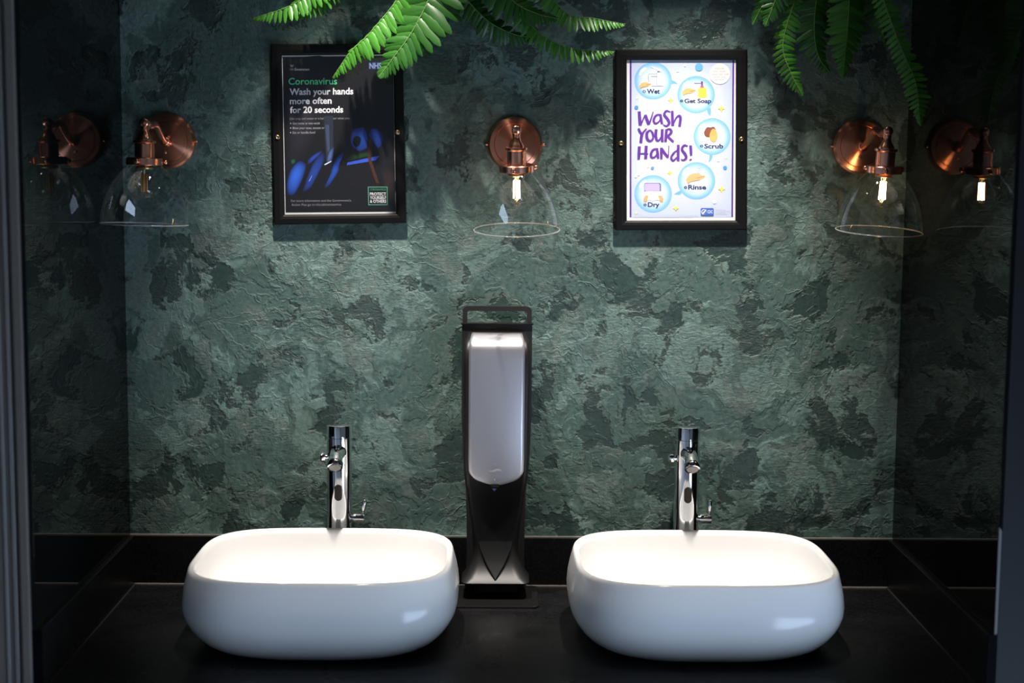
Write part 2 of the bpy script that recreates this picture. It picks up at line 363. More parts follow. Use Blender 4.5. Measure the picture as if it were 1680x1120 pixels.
# ------------------------------------------------------------------ taps
def tap(cx, ytop, ycap, ysp, ysens, ylev, kx, ky, label, lever_tilt):
    D0 = .055; R = .0222
    c = at(cx, ytop, D0); X, Y = c.x, -D0
    z = lambda py, d=D0: at(cx, py, d).z
    zt = z(ytop); zc = z(ycap)
    root = thing('basin_tap', (X, Y, ZC), label, 'tap', None)
    M = Matrix.Translation((X, Y, 0))
    mk('base_ring', *lathe([(.026, ZC), (.0265, ZC+.002), (.0265, ZC+.005), (.0235, ZC+.007)], M), CHROME, root, True)
    sharp(mk('column', *lathe([(R, ZC+.006), (R, zc-.0012), (R-.0007, zc-.0006)], M, 64), CHROME, root))
    sharp(mk('cap', *lathe([(R-.0007, zc-.0004), (R, zc+.0004), (R, zt-.0022), (R-.0006, zt-.0008), (R-.002, zt), (0, zt)], M, 64), CHROME, root))
    # spout: leaves the column level, turns down to the outlet
    zs = z(ysp, D0+.02)
    path = catmull([(X, Y-.010, zs+.002), (X, Y-.030, zs+.002), (X, Y-.052, zs-.001), (X, Y-.074, zs-.011)], 6)
    n = len(path)
    rad = [.0148+(.0118-.0148)*min(1, i/(n*.6)) for i in range(n)]
    sp = mk('spout', *tube(path, rad, 28), CHROME, root); sharp(sp, 40)
    ax = (path[-1]-path[-3]).normalized(); ax2 = Vector((0, ax.y*.75, ax.z*1.6)).normalized()
    Ma = axis_matrix(path[-1]-ax2*.004, ax2)
    ae = mk('outlet', *lathe([(.0135, -.004), (.0142, -.002), (.0142, .0065), (.0132, .008), (.0102, .008)], Ma, 36), CHROME, root); sharp(ae)
    mk('aerator', *lathe([(0, .0076), (.0100, .0076), (.0100, .0086), (0, .0086)], Ma, 24), ALU, ae)
    # infrared sensor window: stadium wrapped on the column front
    zsn = z(ysens, D0+R); hh, hw = .0145, .0068
    ring = []
    for dx, dz in rrect(hw, hh, hw*.98, 8): ring.append(Vector((X+dx, Y-math.sqrt(max((R+.0009)**2-dx*dx, 0)), zsn+dz)))
    ring0 = [Vector((p.x, p.y+.003, p.z)) for p in ring]
    mk('sensor_window', *loft([ring0, ring], False, True), SENSOR, root)
    # side stud opposite the lever
    zk = z(ky)
    sharp(mk('side_stud', *lathe([(.0045, 0), (.0045, .004), (.0078, .0048), (.0085, .007), (.0085, .0105), (.0068, .0125), (0, .0128)], axis_matrix((X-R+.0015, Y-.004, zk), (-1, -.15, 0)), 28), CHROME, root))
    # temperature lever on the other side
    zl = z(ylev)
    lv = sharp(mk('lever_hub', *lathe([(.0062, 0), (.0062, .003), (.0085, .0042), (.0088, .010), (.0080, .0115), (.0080, .0235), (.0074, .0245), (0, .0245)], axis_matrix((X+R-.0015, Y-.002, zl), (1, -.1, 0)), 28), CHROME, root))
    p0 = Vector((X+R+.019, Y-.003, zl+.004)); p1 = p0+Vector((math.sin(lever_tilt)*.03, .001, math.cos(lever_tilt)*.03))
    mk('lever_pin', *tube([p0, p0.lerp(p1, .4), p0.lerp(p1, .9), p1], [.0026, .0031, .0044, .0034], 14), CHROME, lv, True)
tap(556.5, 696, 716, 744, 808, 849, 0, 749, 'chrome sensor tap behind the basin below the black poster', .12)
tap(1128.5, 699, 719.5, 747, 812, 850, 0, 751, 'chrome sensor tap behind the basin below the pale poster', .06)

# ------------------------------------------------------------------ soap dispenser
def dispenser():
    X = at(814, 760, .09).x
    z = lambda py, d: at(814, py, d).z
    root = thing('soap_dispenser', (X, -.08, ZC), 'silver and black touchless soap dispenser on a black counter stand', 'dispenser')
    # base plate
    pts = rrect(.0765, .068, .012)
    yb = -.083
    r = [[Vector((X+x*k, yb+y*k, ZC+zz)) for x, y in pts] for zz, k in ((.0002, 1), (.0028, 1), (.0036, .992))]
    sharp(mk('base_plate', *loft(r), BLACKPL2, root))
    # back panel of the stand with its carrying loop
    hwp = .0625; zp = z(531, .025); zt = z(501.5, .02)
    rows = [[Vector((X+sx*hw, -dd, zz)) for sx, dd in ((-1, .020), (1, .020), (1, .030), (-1, .030))] for zz, hw in ((ZC+.0036, .0560), (ZC+.03, .0535), (ZC+.06, .0520), (z(850, .025), .0525), (z(800, .025), .0545), (z(770, .025), .0580), (z(740, .025), .0605), (z(680, .025), hwp), (zp, hwp))]
    mk('stand_panel', *loft(rows), BLACKMET, root)
    bw = .0085; hwi = hwp-.001
    outer = [(-hwi, zp-.004), (-hwi, zt-.009)]+[(-hwi+.009-.009*math.cos(a), zt-.009+.009*math.sin(a)) for a in (.4, .8, 1.2)]+[(-hwi+.009, zt)]
    outer = outer+[(-x, zz) for x, zz in outer[::-1]]
    ri = .002
    inner = [(-hwi+bw, zp-.004), (-hwi+bw, zt-bw-ri), (-hwi+bw+ri*.3, zt-bw-ri*.5), (-hwi+bw+ri*.5, zt-bw-ri*.3), (-hwi+bw+ri*.8, zt-bw-ri*.1), (-hwi+bw+ri, zt-bw)]
    inner = inner+[(-x, zz) for x, zz in inner[::-1]]
    n = len(outer); v = []; f = []
    for y in (-.029, -.022):
        v += [(X+x, y, zz) for x, zz in outer]+[(X+x, y, zz) for x, zz in inner]
    for i in range(n-1):
        f += [(i, i+1, n+i+1, n+i), (2*n+i, 3*n+i, 3*n+i+1, 2*n+i+1), (i, 2*n+i, 2*n+i+1, i+1), (n+i, n+i+1, 3*n+i+1, 3*n+i)]
    f += [(0, n, 3*n, 2*n), (n-1, 3*n-1, 4*n-1, 2*n-1)]
    sharp(mk('carry_loop', v, f, BLACKMET, root), 30)
    # lip along the top of the panel
    box('panel_lip', X-hwp-.002, X+hwp+.002, -.034, -.018, zp-.001, zp+.0016, BLACKPL2, root, bevel=.0006)
    # body shell
    zb = z(797, .10); zt2 = z(549, .07)
    rows = []
    H = zt2-zb
    zl = z(957, .112)
    spec = [(zl, .0600, .1130, .014), (zl+.0025, .0588, .1112, .016), (zl+.007, .0548, .1060, .018), (zl+.014, .0505, .0995, .020), (zl+.023, .0462, .0925, .020), (zl+.034, .0428, .0865, .019), (zl+.047, .0408, .0825, .017), (zl+.062, .0408, .0815, .015)]
    spec += [(zb+H*k, hw, df, .009) for k, hw, df in ((-.20, .0470, .0865), (-.04, .0515, .092), (.0, .0535, .097), (.12, .0565, .1015), (.4, .0578, .103), (.8, .0590, .1025), (.90, .0592, .099), (.955, .0565, .088), (1., .0500, .072))]
    for zz, hw, df, rr in spec:
        dc = (df+.03)/2; rows.append([Vector((X+x, -dc-y, zz)) for x, y in rrect(hw, (df-.03)/2, rr, 6)])
    sharp(mk('body', *loft(rows), BLACKPL, root), 42)
    # brushed cover wrapped over the top edge
    prof = [(.062, 1.010, .0435), (.078, 1.004, .0448), (.092, .978, .0468), (.0985, .958, .0478), (.1030, .935, .0484), (.1053, .905, .0487), (.1062, .85, .0488), (.1072, .6, .0488), (.1068, .35, .0487), (.1056, .18, .0487)]
    for a in range(1, 9):
        t = a/8*math.pi/2; prof.append((.1052-.0012*a/8, .13-.118*math.sin(t)*1., .0487-.028*(1-math.cos(t))))
    rows = []; NC = 17
    zz_all = []
    for d, k, hw in prof:
        row = []
        for j in range(NC):
            s = -1+2*j/(NC-1); row.append(Vector((X+hw*s, -d+.0035*s*s, zb+H*k)))
        rows.append(row)
    # bottom edge arcs down gently toward the middle
    for i, row in enumerate(rows):
        if prof[i][1] < .13:
            w_ = (.13-prof[i][1])/.118
            for j, p in enumerate(row):
                s = -1+2*j/(NC-1); p.z += .0045*w_*s*s-.001
    v, f = loft(rows, False, False, False)
    cv = sharp(mk('cover', v, f, STEEL, root), 50)
    so = cv.modifiers.new('thick', 'SOLIDIFY'); so.thickness = .0025; so.offset = -1
    # mark on the cover and status light
    def flat(name, pts, d, mat, parent):
        v = [at(x, y, d) for x, y in pts]; return mk(name, v, [tuple(range(len(v)))], mat, parent)
    GREYP = pm('pale_grey_print', (.36, .36, .38), .4)
    flat('swoosh_mark', [(800, 770), (806, 772), (812, 769.5), (817, 768), (822, 770.5), (823, 774), (819, 771), (814, 772), (808, 774.5), (803, 773)], .1085, GREYP, cv)
    flat('round_mark', [(811.8+1.6*math.cos(a*.7), 761+1.6*math.sin(a*.7)) for a in range(9)], .1085, GREYP, cv)
    flat('round_mark', [(811.8+1.4*math.cos(a*.7), 786.5+1.4*math.sin(a*.7)) for a in range(9)], .1085, GREYP, cv)
    flat('top_slot', [(808, 547.6), (816, 547.6), (816, 549.2), (808, 549.2)], .0785, GREYP, cv)
    flat('status_light', [(807, 801), (815, 801), (811, 806)], .1, pm('blue_indicator', (.16, .20, .36), .3), root)
    flat('latch', [(805, 794.2), (818.5, 794.2), (818.5, 799), (805, 799)], .1075, BLACKPL, root)
    # central spine that runs down to the lip between the two flares
    zs_, zm_ = zl+.058, zl+.028
    v = [(X-.030, -.0824, zs_), (X+.030, -.0824, zs_), (X-.0165, -.0960, zm_), (X+.0165, -.0960, zm_), (X, -.1124, zl+.002), (X-.030, -.070, zs_), (X+.030, -.070, zs_), (X-.0165, -.080, zm_), (X+.0165, -.080, zm_), (X, -.100, zl+.0005), (X-.034, -.0815, zs_+.03), (X+.034, -.0815, zs_+.03), (X-.034, -.070, zs_+.03), (X+.034, -.070, zs_+.03)]
    f = [(0, 1, 3, 2), (2, 3, 4), (5, 7, 8, 6), (7, 9, 8), (0, 2, 7, 5), (2, 4, 9, 7), (1, 6, 8, 3), (3, 8, 9, 4), (10, 11, 1, 0), (12, 5, 6, 13), (10, 0, 5, 12), (11, 13, 6, 1), (10, 12, 13, 11)]
    bev(sharp(mk('front_spine', v, f, BLACKPL, root), 50), .003, 3)
    # post that carries the skirt and body
    rows = []
    for zz, hw, df in ((ZC+.0036, .040, .060), (ZC+.02, .036, .058), (zl+.006, .036, .060)):
        dc = (df+.03)/2; rows.append([Vector((X+x, -dc-y, zz)) for x, y in rrect(hw, (df-.03)/2, .008, 4)])
    sharp(mk('post', *loft(rows), BLACKPL, root), 45)
dispenser()

# ------------------------------------------------------------------ wall lamps
def wall_lamp(px, py, hx, hy, d, tilt, roll, lit, label):
    """plate centre pixel, collar centre pixel at distance d from the wall, tilt of the shade bottom toward the wall"""
    c = at(px, py, .006); root = thing('wall_lamp', (c.x, 0, c.z), label, 'wall lamp', None)
    Mw = axis_matrix((c.x, 0, c.z), (0, -1, 0))
    pl = mk('back_plate', *lathe([(.0485, 0), (.0488, .003), (.0480, .009), (.0445, .0135), (.0375, .0150), (.0368, .0142), (.0358, .0155), (.0330, .0162), (.0100, .0185), (0, .0186)], Mw, 72), SPUN, root)
    sharp(pl, 28)
    mk('plate_screw', *lathe([(.0028, 0), (.0030, .004), (.0022, .0055), (0, .0058)], axis_matrix((c.x+.0475, -.006, c.z), (1, 0, 0)), 14), COPPER, pl, True)
    mk('plate_screw', *lathe([(.0028, 0), (.0030, .004), (.0022, .0055), (0, .0058)], axis_matrix((c.x-.0475, -.006, c.z), (-1, 0, 0)), 14), COPPER, pl, True)
    mk('plate_screw', *lathe([(.0026, 0), (.0026, .002), (.0012, .003), (0, .003)], axis_matrix((c.x-.002, -.0172, c.z-.020), (0, -1, 0)), 14), BRASS, pl, True)
    h = at(hx, hy, d)                                   # centre of the collar
    ax = Vector((roll, math.sin(tilt), -math.cos(tilt))).normalized()    # shade axis, pointing down
    M = axis_matrix(h, -ax)                             # local z up along the axis
    L = lambda r, n=40, **k: lathe(r, M, n, **k)
    top = M @ Vector((0, 0, .0635))
    # arm: out from the plate, S-bend up to the holder
    path = catmull([(c.x, -.016, c.z), (c.x, -.034, c.z+.000), (c.x*.75+top.x*.25, -.055, c.z+.006), (c.x*.4+top.x*.6, -.100, c.z+.026), (c.x*.1+top.x*.9, top.y+.040, top.z-.004), (top.x, top.y+.018, top.z), (top.x, top.y-.004, top.z)], 6)
    arm = mk('arm', *tube(path, .0058, 18), COPPER, root, True)
    mk('arm_ferrule', *lathe([(.0105, 0), (.0105, .004), (.0078, .007), (.0070, .010)], axis_matrix((c.x, -.0175, c.z), (0, -1, 0)), 24), COPPER, arm, True)
    mk('arm_end_knuckle', *lathe([(.0066, 0), (.0078, .002), (.0078, .012), (.0058, .014), (0, .0145)], axis_matrix(top+Vector((0, .006, 0)), (0, -1, 0)), 24), COPPER, arm, True)
    hold = sharp(mk('lamp_holder', *L([(.0066, .0665), (.0068, .0520), (.0060, .0512), (.0068, .0500), (.0074, .0470), (.0098, .0425), (.0122, .0385), (.0130, .0362), (.0128, .0350), (.0184, .0348), (.0188, .0340), (.0188, .0312), (.0182, .0304), (.0150, .0300), (.0158, .0290), (.0160, .0110), (.0160, .0060), (.0150, .0060)]), COPPER, root), 35)
    col = sharp(mk('shade_collar', *L([(.0150, .0070), (.0285, .0062), (.0295, .0050), (.0295, -.0050), (.0285, -.0060), (.0268, -.0060), (.0268, .0040), (.0150, .0045)], 48, cap0=False, cap1=False), COPPER, root), 35)
    for k in range(3):
        a = math.radians(20+120*k); dirv = (M.to_3x3() @ Vector((math.cos(a), math.sin(a), 0)))
        mk('thumb_screw', *lathe([(.0018, 0), (.0018, .003), (.0042, .0035), (.0042, .0075), (.0030, .0085), (0, .0085)], axis_matrix(M @ Vector((.0285*math.cos(a), .0285*math.sin(a), 0)), dirv), 16), COPPER, col, True)
    # clear glass dome shade
    gp = [(.0262, .001), (.0270, -.0045), (.0305, -.0085), (.0360, -.0140), (.0425, -.0215), (.0490, -.0305), (.0550, -.0405), (.0605, -.0520), (.0648, -.0635), (.0680, -.0750), (.0702, -.0860), (.0714, -.0960), (.0718, -.1030)]
    gl = mk('glass_shade', *L(gp, 72, cap0=False, cap1=False), GLASS, root, True)
    nr = 12
    mk('shade_rim', *L([(.0718+.0011*math.cos(2*math.pi*k/nr), -.1034+.0011*math.sin(2*math.pi*k/nr)) for k in range(nr+1)], 96, cap0=False, cap1=False), RIMG, gl, True)
    # bulb
    mk('bulb_cap', *L([(.0128, .006), (.0128, -.0075), (.0145, -.0085), (.0145, -.0120), (.0120, -.0130)], 32), BRASS, root, True)
    bg = mk('bulb', *L([(.0118, -.0120), (.0122, -.0170), (.0150, -.0235), (.0200, -.0310), (.0228, -.0390), (.0232, -.0450), (.0215, -.0525), (.0175, -.0590), (.0115, -.0635), (.005, -.0655), (0, -.0658)], 40, cap0=False), BULBG, root, True)
    st = .0042
    mk('filament_stem', *L([(.0012, -.0130), (.0012, -.0200), (.0004, -.0205)], 8), pm('stem_glass', (.5, .45, .4), .2), bg)
    for sx, sy in ((1, 0), (-1, 0), (0, 1), (0, -1)):
        p = M @ Vector((st*sx, st*sy, -.0205)); q = M @ Vector((st*sx*1.15, st*sy*1.15, -.0500))
        mk('filament', *tube([p, q], .0011, 8), FIL if lit else FILOFF, bg, True)
wall_lamp(275, 231.5, 237, 265, .178, math.radians(-.5), -.025, False, 'copper wall lamp with unlit bulb in a clear glass dome')
wall_lamp(845, 237, 847.5, 276, .172, math.radians(7.0), .014, True, 'lit copper wall lamp with clear glass dome between the two posters')
wall_lamp(1411, 240, 1451, 278, .172, math.radians(5.0), -.030, True, 'lit copper wall lamp with clear glass dome under the drooping fern')

# ------------------------------------------------------------------ posters
FONT_CAP = .70
def text_mesh(s, bold=0.):
    cu = bpy.data.curves.new('txt', 'FONT'); cu.body = s; cu.size = 1; cu.offset = bold; cu.resolution_u = 3
    o = bpy.data.objects.new('txt', cu); COL.objects.link(o); bpy.context.view_layer.update()
    dg = bpy.context.evaluated_depsgraph_get(); me = bpy.data.meshes.new_from_object(o.evaluated_get(dg))
    v = [(p.co.x, p.co.y) for p in me.vertices]; f = [tuple(p.vertices) for p in me.polygons]
    bpy.data.objects.remove(o); bpy.data.curves.remove(cu); bpy.data.meshes.remove(me)
    return v, f
_cap = text_mesh('H')[0]; FONT_CAP = max(y for x, y in _cap)
class Printer:
    """lays flat print on a sheet at distance d from the wall"""
    def __init__(s, parent, d): s.p = parent; s.d = d; s.k = 0
    def lay(s): s.k += 1; return s.d + s.k*.000006
    def text(s, name, t, x0, x1, yb, cap, col, bold=.012, slope=0.):
        v, f = text_mesh(t, bold); u0 = min(a for a, b in v); u1 = max(a for a, b in v); d = s.lay()
        w = [at(x0+(a-u0)/(u1-u0)*(x1-x0), yb-b/FONT_CAP*cap+slope*((a-u0)/(u1-u0)), d) for a, b in v]
        return mk(name, w, f, INK, s.p, cols=[lin(col)]*len(w))
    def poly(s, name, pts, col):
        d = s.lay(); w = [at(x, y, d) for x, y in pts]
        return mk(name, w, [tuple(range(len(w)))], INK, s.p, cols=[lin(col)]*len(w))
    def blob(s, name, pts, cen, c0, c1, smooth=0, mid=None):
        if smooth: pts = [(p.x, p.y) for p in catmull([Vector((x, y, 0)) for x, y in pts+[pts[0]]], smooth)[:-1]]
        d = s.lay(); n = len(pts); v = [at(*cen, d)]; cols = [lin(c0)]; f = []
        levels = [(.45, .15), (.75, .42), (.9, .72), (1, 1)] if mid is None else mid
        for k, m in levels:
            for x, y in pts:
                v.append(at(cen[0]+(x-cen[0])*k, cen[1]+(y-cen[1])*k, d)); cols.append(lin([c0[i]+(c1[i]-c0[i])*m for i in range(3)]))
        for j in range(n): f.append((0, 1+j, 1+(j+1) % n))
        for l in range(len(levels)-1):
            for j in range(n): f.append((1+l*n+j, 1+(l+1)*n+j, 1+(l+1)*n+(j+1) % n, 1+l*n+(j+1) % n))
        return mk(name, v, f, INK, s.p, cols=cols)
    def stroke(s, name, pts, w, col, sm=5):
        P = [Vector((p[0], p[1], 0)) for p in pts]; ws = [p[2] if len(p) > 2 else w for p in pts]
        if len(P) > 2:
            Q = catmull(P, sm); wq = [ws[min(int(i/sm), len(ws)-1)]*(1-(i % sm)/sm)+ws[min(int(i/sm)+1, len(ws)-1)]*((i % sm)/sm) for i in range(len(Q))]
        else: Q, wq = P, ws
        d = s.lay(); a = []; b = []
        for i, p in enumerate(Q):
            t = (Q[min(i+1, len(Q)-1)]-Q[max(i-1, 0)]).normalized(); n = Vector((-t.y, t.x, 0))
            a.append(p+n*wq[i]/2); b.append(p-n*wq[i]/2)
        v = [at(q.x, q.y, d) for q in a+b]; n = len(a); f = [(i, i+1, n+i+1, n+i) for i in range(n-1)]
        return mk(name, v, f, INK, s.p, cols=[lin(col)]*len(v))
    def disc(s, name, cx, cy, r, col, ry=None, n=24): return s.poly(name, [(cx+r*math.cos(2*math.pi*k/n), cy+(ry or r)*math.sin(2*math.pi*k/n)) for k in range(n)], col)
    def star(s, cx, cy, r, col):
        pts = []
        for k in range(8):
            rr = r if k % 2 == 0 else r*.42; pts.append((cx+rr*math.cos(k*math.pi/4), cy+rr*math.sin(k*math.pi/4)))
        return s.poly('star', pts, col)
def frame(outer, inner, screws, label):
    cx = sum(p[0] for p in outer)/4
    b = at(cx, outer[2][1], 0)
    root = thing('framed_poster', (b.x, 0, b.z), label, 'poster')
    rot = (lambda P: P)
    for i in range(4):
        j = (i+1) % 4
        ring = []
        # profile across the rail: outer foot, outer top, ridge, inner top, inner foot
        for p, q in ((outer[i], inner[i]), (outer[j], inner[j])):
            def pt(k, d): return at(p[0]+(q[0]-p[0])*k, p[1]+(q[1]-p[1])*k, d)
            ring.append([pt(0, .0005), pt(0, .0105), pt(.10, .0130), pt(.55, .0136), pt(.82, .0126), pt(.90, .0112), pt(1.0, .0106), pt(1.0, .0005)])
        mk('frame_rail', *loft(ring), FRAMEM, root)
    for sx, sy in screws:
        c = at(sx, sy, .0130); sc = mk('lock_screw', *lathe([(.0042, 0), (.0042, .0015), (.0030, .0026), (.0014, .0026), (.0014, .0010), (0, .0010)], axis_matrix(c, (0, -1, 0)), 20), BRASS, root, True)
    g = [at(x, y, .0098) for x, y in inner]; mk('acrylic_pane', g, [(0, 1, 2, 3)], PANE, root)
    return root
# --- black poster with blue hands
O1 = [(444, 72), (660.5, 71.5), (666.5, 365.5), (450, 368.5)]; I1 = [(462.5, 91), (645, 89), (649.5, 350), (467.5, 352)]
r1 = frame(O1, I1, [(455.3, 225), (652.5, 217)], 'framed black poster with blue hands and green heading')
sh = mk('poster_sheet', [at(x, y, .0078) for x, y in I1]+[at(x, y, .0008) for x, y in I1], [(0, 1, 2, 3), (4, 7, 6, 5), (0, 4, 5, 1), (1, 5, 6, 2), (2, 6, 7, 3), (3, 7, 4, 0)], pm('white_paper', (.62, .62, .62), .5), r1)
p = Printer(sh, .0080)
p.poly('black_print_area', [(463.6, 93.5), (644.5, 91.5), (649, 347), (468.5, 348.6)], (12, 12, 17))
p.blob('painted_reflection', [(466, 96), (545, 95), (560, 150), (520, 200), (510, 250), (475, 290), (468, 240), (466, 170)], (500, 160), (40, 38, 47), (12, 12, 17), 3, [(.4, .1), (.7, .5), (1, 1)])  # grey reflection in the acrylic, painted into the sheet colour
G = (60, 190, 120); Wt = (238, 236, 238); Lg = (150, 148, 152)
p.blob('crest_print', [(476, 105), (479, 107), (482, 105), (482, 109), (479.5, 110.5), (476.5, 109.5)], (479, 108), (120, 118, 118), (70, 70, 72))
p.text('sender_print', 'HM', 475, 481.5, 115.8, 3.6, (110, 108, 108)); p.text('sender_print', 'Government', 483, 508, 115.6, 3.8, (205, 200, 200), .02)
p.poly('health_logo_box', [(604.5, 101.5), (627, 101), (627.3, 113.5), (604.8, 114)], (22, 36, 74)); p.text('health_logo', 'NHS', 606, 626, 112.3, 9, (120, 134, 172), .03)
p.text('heading', 'Coronavirus', 473.3, 553, 138.7, 10.6, (96, 232, 160), .010, -.6)
p.text('heading', 'Wash your hands', 475, 579.5, 155.6, 10.2, Wt, .022, -1.2)
p.text('heading', 'more often', 475.5, 544, 170.7, 10, Wt, .022, -.9)
p.text('heading', 'for 20 seconds', 475.8, 563, 185.2, 10, Wt, .022, -.9)
p.text('body_text', 'Use soap and water or a hand sanitiser when you:', 475.5, 574, 196.3, 3.6, (128, 126, 130), .006, -.8)
for yy, t, x1 in ((204.2, 'Get home or into work', 525), (211.7, 'Blow your nose, sneeze or cough', 545), (219.3, 'Eat or handle food', 517)):
    p.disc('bullet', 476.8, yy-1.8, .9, (190, 188, 190), n=10); p.text('body_text', t, 480.2, x1, yy, 3.7, (150, 148, 152), .008, -.4)
p.poly('water_stream', [(531, 190), (546.5, 190), (546.8, 246), (545, 266), (536, 270), (534, 240)], (32, 38, 52))
p.poly('water_stream', [(533.5, 205), (540, 205), (541, 246), (537.5, 250)], (52, 64, 88))
BL = (40, 92, 205); BD = (12, 18, 46)
p.blob('hand_print', [(470, 303), (476, 280), (487, 266), (495, 264), (502, 270), (500, 284), (492, 304), (482, 320), (472, 318)], (485, 287), (44, 94, 200), (12, 22, 66), 3)
p.blob('hand_print', [(496, 316), (502, 296), (511, 272), (520, 258), (529, 250), (533, 256), (529, 272), (519, 292), (508, 310)], (514, 286), (30, 60, 142), BD, 3)
p.blob('hand_print', [(504, 264), (514, 254), (526, 247.5), (528, 250), (516, 262), (506, 270)], (515, 258), (32, 62, 150), BD, 3)
p.blob('hand_print', [(531, 308), (540, 290), (547, 268), (556, 254), (564, 249), (564, 256), (558, 266), (556, 280), (548, 294), (538, 307)], (550, 278), (32, 68, 160), BD, 3)
p.blob('hand_print', [(536, 262), (540, 248), (547, 241), (547.5, 246), (545, 262), (537, 268)], (541, 256), (74, 92, 138), (24, 34, 70), 3)
p.poly('water_glint', [(532, 269.5), (543.5, 263.6), (544, 265), (533, 271)], (206, 208, 220))
p.poly('water_glint', [(506.5, 297), (511.5, 288), (512, 289), (507.5, 297.5)], (120, 150, 220))
p.blob('mould_print', [(477, 262), (484, 260), (485, 267), (478, 270)], (480.5, 265), (26, 92, 60), (12, 14, 20), 2)
p.blob('tap_print', [(575, 226), (580, 213), (592, 209), (604, 212), (609, 222), (604, 240), (592, 248), (582, 244), (576, 236)], (592, 229), (38, 78, 172), (20, 36, 98), 3)
p.blob('tap_print', [(609, 211), (619, 212), (628, 222), (628, 233), (620, 243), (612, 233), (606, 224)], (618, 226), (36, 74, 164), (18, 34, 92), 3)
p.blob('tap_shadow_print', [(580, 226), (586, 223), (592, 227), (590, 238), (583, 241), (579, 234)], (586, 232), (12, 14, 22), (18, 24, 44), 3)
p.poly('tap_shadow_print', [(597, 209), (608, 209), (605, 222), (612, 236), (602, 244), (603, 224)], (18, 14, 22))
p.poly('tap_base_print', [(569, 271), (570, 266.5), (616, 256.5), (622, 256), (616, 263)], (52, 82, 190))
p.blob('mould_print', [(571, 259), (578, 252), (612, 248.5), (611, 255), (586, 260.5), (572, 264)], (590, 257), (24, 62, 22), (12, 16, 18), 2)
p.poly('wood_print', [(604, 226), (611, 228), (609, 262), (622, 300), (617, 301), (604, 262)], (62, 34, 26))
p.blob('wood_print', [(624, 280), (646, 276), (648, 330), (636, 322)], (638, 300), (38, 27, 26), (14, 13, 16), 2)
p.poly('badge_border', [(603.5, 306.2), (635.6, 306.2), (636, 336.2), (604.3, 336.4)], (88, 150, 128)); p.poly('badge_field', [(604.6, 307.3), (634.6, 307.3), (635, 335.2), (605.3, 335.3)], (12, 14, 18))
p.text('badge_text', 'CORONAVIRUS', 607, 633, 312.4, 3.2, (48, 130, 96), .01)
for t, yy, x0 in (('PROTECT', 320.4, 606.8), ('YOURSELF', 326.5, 606.8), ('& OTHERS', 332.4, 607)): p.text('badge_text', t, x0, 633.4, yy, 4.6, (206, 206, 208), .018)
p.text('footer_text', "For more information and the Government's", 477.5, 576, 331.2, 3.8, (112, 112, 116), .012, -.8)
p.text('footer_text', 'Action Plan go to nhs.uk/coronavirus', 478, 560, 337.6, 3.8, (112, 112, 116), .012, -.6)

# --- pale hand-washing poster
O2 = [(1009.5, 81), (1226, 81), (1225, 377), (1009.5, 377.5)]; I2 = [(1028.3, 98.5), (1207.3, 98.5), (1206.3, 361.5), (1028.3, 361.8)]
r2 = frame(O2, I2, [(1018.8, 235), (1216.2, 228.3)], 'framed pale hand washing poster with bubbles and purple lettering')
sh2 = mk('poster_sheet', [at(x, y, .0078) for x, y in I2]+[at(x, y, .0008) for x, y in I2], [(0, 1, 2, 3), (4, 7, 6, 5), (0, 4, 5, 1), (1, 5, 6, 2), (2, 6, 7, 3), (3, 7, 4, 0)], pm('bright_white_paper', (.85, .83, .84), .5), r2)
q = Printer(sh2, .0080)
q.blob('pale_print_area', [(1033, 98.6), (1090, 98.6), (1150, 98.6), (1203, 98.6), (1203, 180), (1202, 270), (1201.5, 356), (1120, 356.5), (1033, 356.5), (1033, 270), (1033, 180)], (1110, 215), (236, 230, 242), (196, 207, 230), 0, [(.35, .15), (.65, .5), (.85, .9), (1, 1)])
PU = (84, 44, 138)
q.poly('purple_stripe', [(1033.2, 98.6), (1036, 98.6), (1035.8, 356.5), (1033, 356.5)], PU); q.poly('purple_stripe', [(1201.8, 98.6), (1204.4, 98.6), (1202.6, 356), (1199.8, 356)], PU)
def bubble(cx, cy, r, tail=None):
    if tail: q.poly('bubble_tail', tail, (120, 182, 232))
    n = 36; pts = [(cx+r*math.cos(2*math.pi*k/n), cy+r*math.sin(2*math.pi*k/n)) for k in range(n)]
    q.disc('bubble_outline', cx, cy, r+.35, (128, 178, 226), n=36)
    q.blob('bubble', pts, (cx, cy), (212, 222, 242), (122, 186, 240), 0, [(.55, .0), (.75, .28), (.88, .7), (1, 1)])
    q.stroke('bubble_gloss', [(cx-r*.72, cy-r*.30, 3), (cx-r*.60, cy-r*.55, 5), (cx-r*.38, cy-r*.72, 3.2)], 4, (242, 246, 252), 4)
bubble(1071.5, 132.7, 30.4, [(1101, 131), (1107, 133.5), (1113.5, 138.5), (1107, 137.5), (1102, 138)])
bubble(1142, 155.4, 30.4, [(1160, 180), (1166, 176), (1166.5, 184), (1165.3, 191), (1161, 186)])
bubble(1168.2, 224, 30, [(1164, 252), (1170, 252), (1167.5, 262), (1162, 268), (1163.5, 261)])
bubble(1142.5, 296.5, 30.4, [(1120, 311), (1117, 319), (1113.5, 319.6), (1105, 319.3), (1110.5, 315)])
bubble(1071.5, 317.8, 30.4)
NV = (38, 44, 84)
def num(n, cx, cy): q.disc('step_number', cx, cy, 2.5, NV, n=16); q.text('step_digit', n, cx-.9, cx+.9, cy+1.5, 3, (225, 230, 245), 0)
num('1', 1056.8, 150.2); q.text('step_word', 'Wet', 1061.3, 1082.5, 153.4, 7.2, NV, .03)
num('2', 1118.3, 165.6); q.text('step_word', 'Get Soap', 1122.8, 1167, 168.8, 6.6, NV, .03)
num('3', 1151, 239.7); q.text('step_word', 'Scrub', 1155.5, 1186.5, 243.2, 7.0, NV, .03)
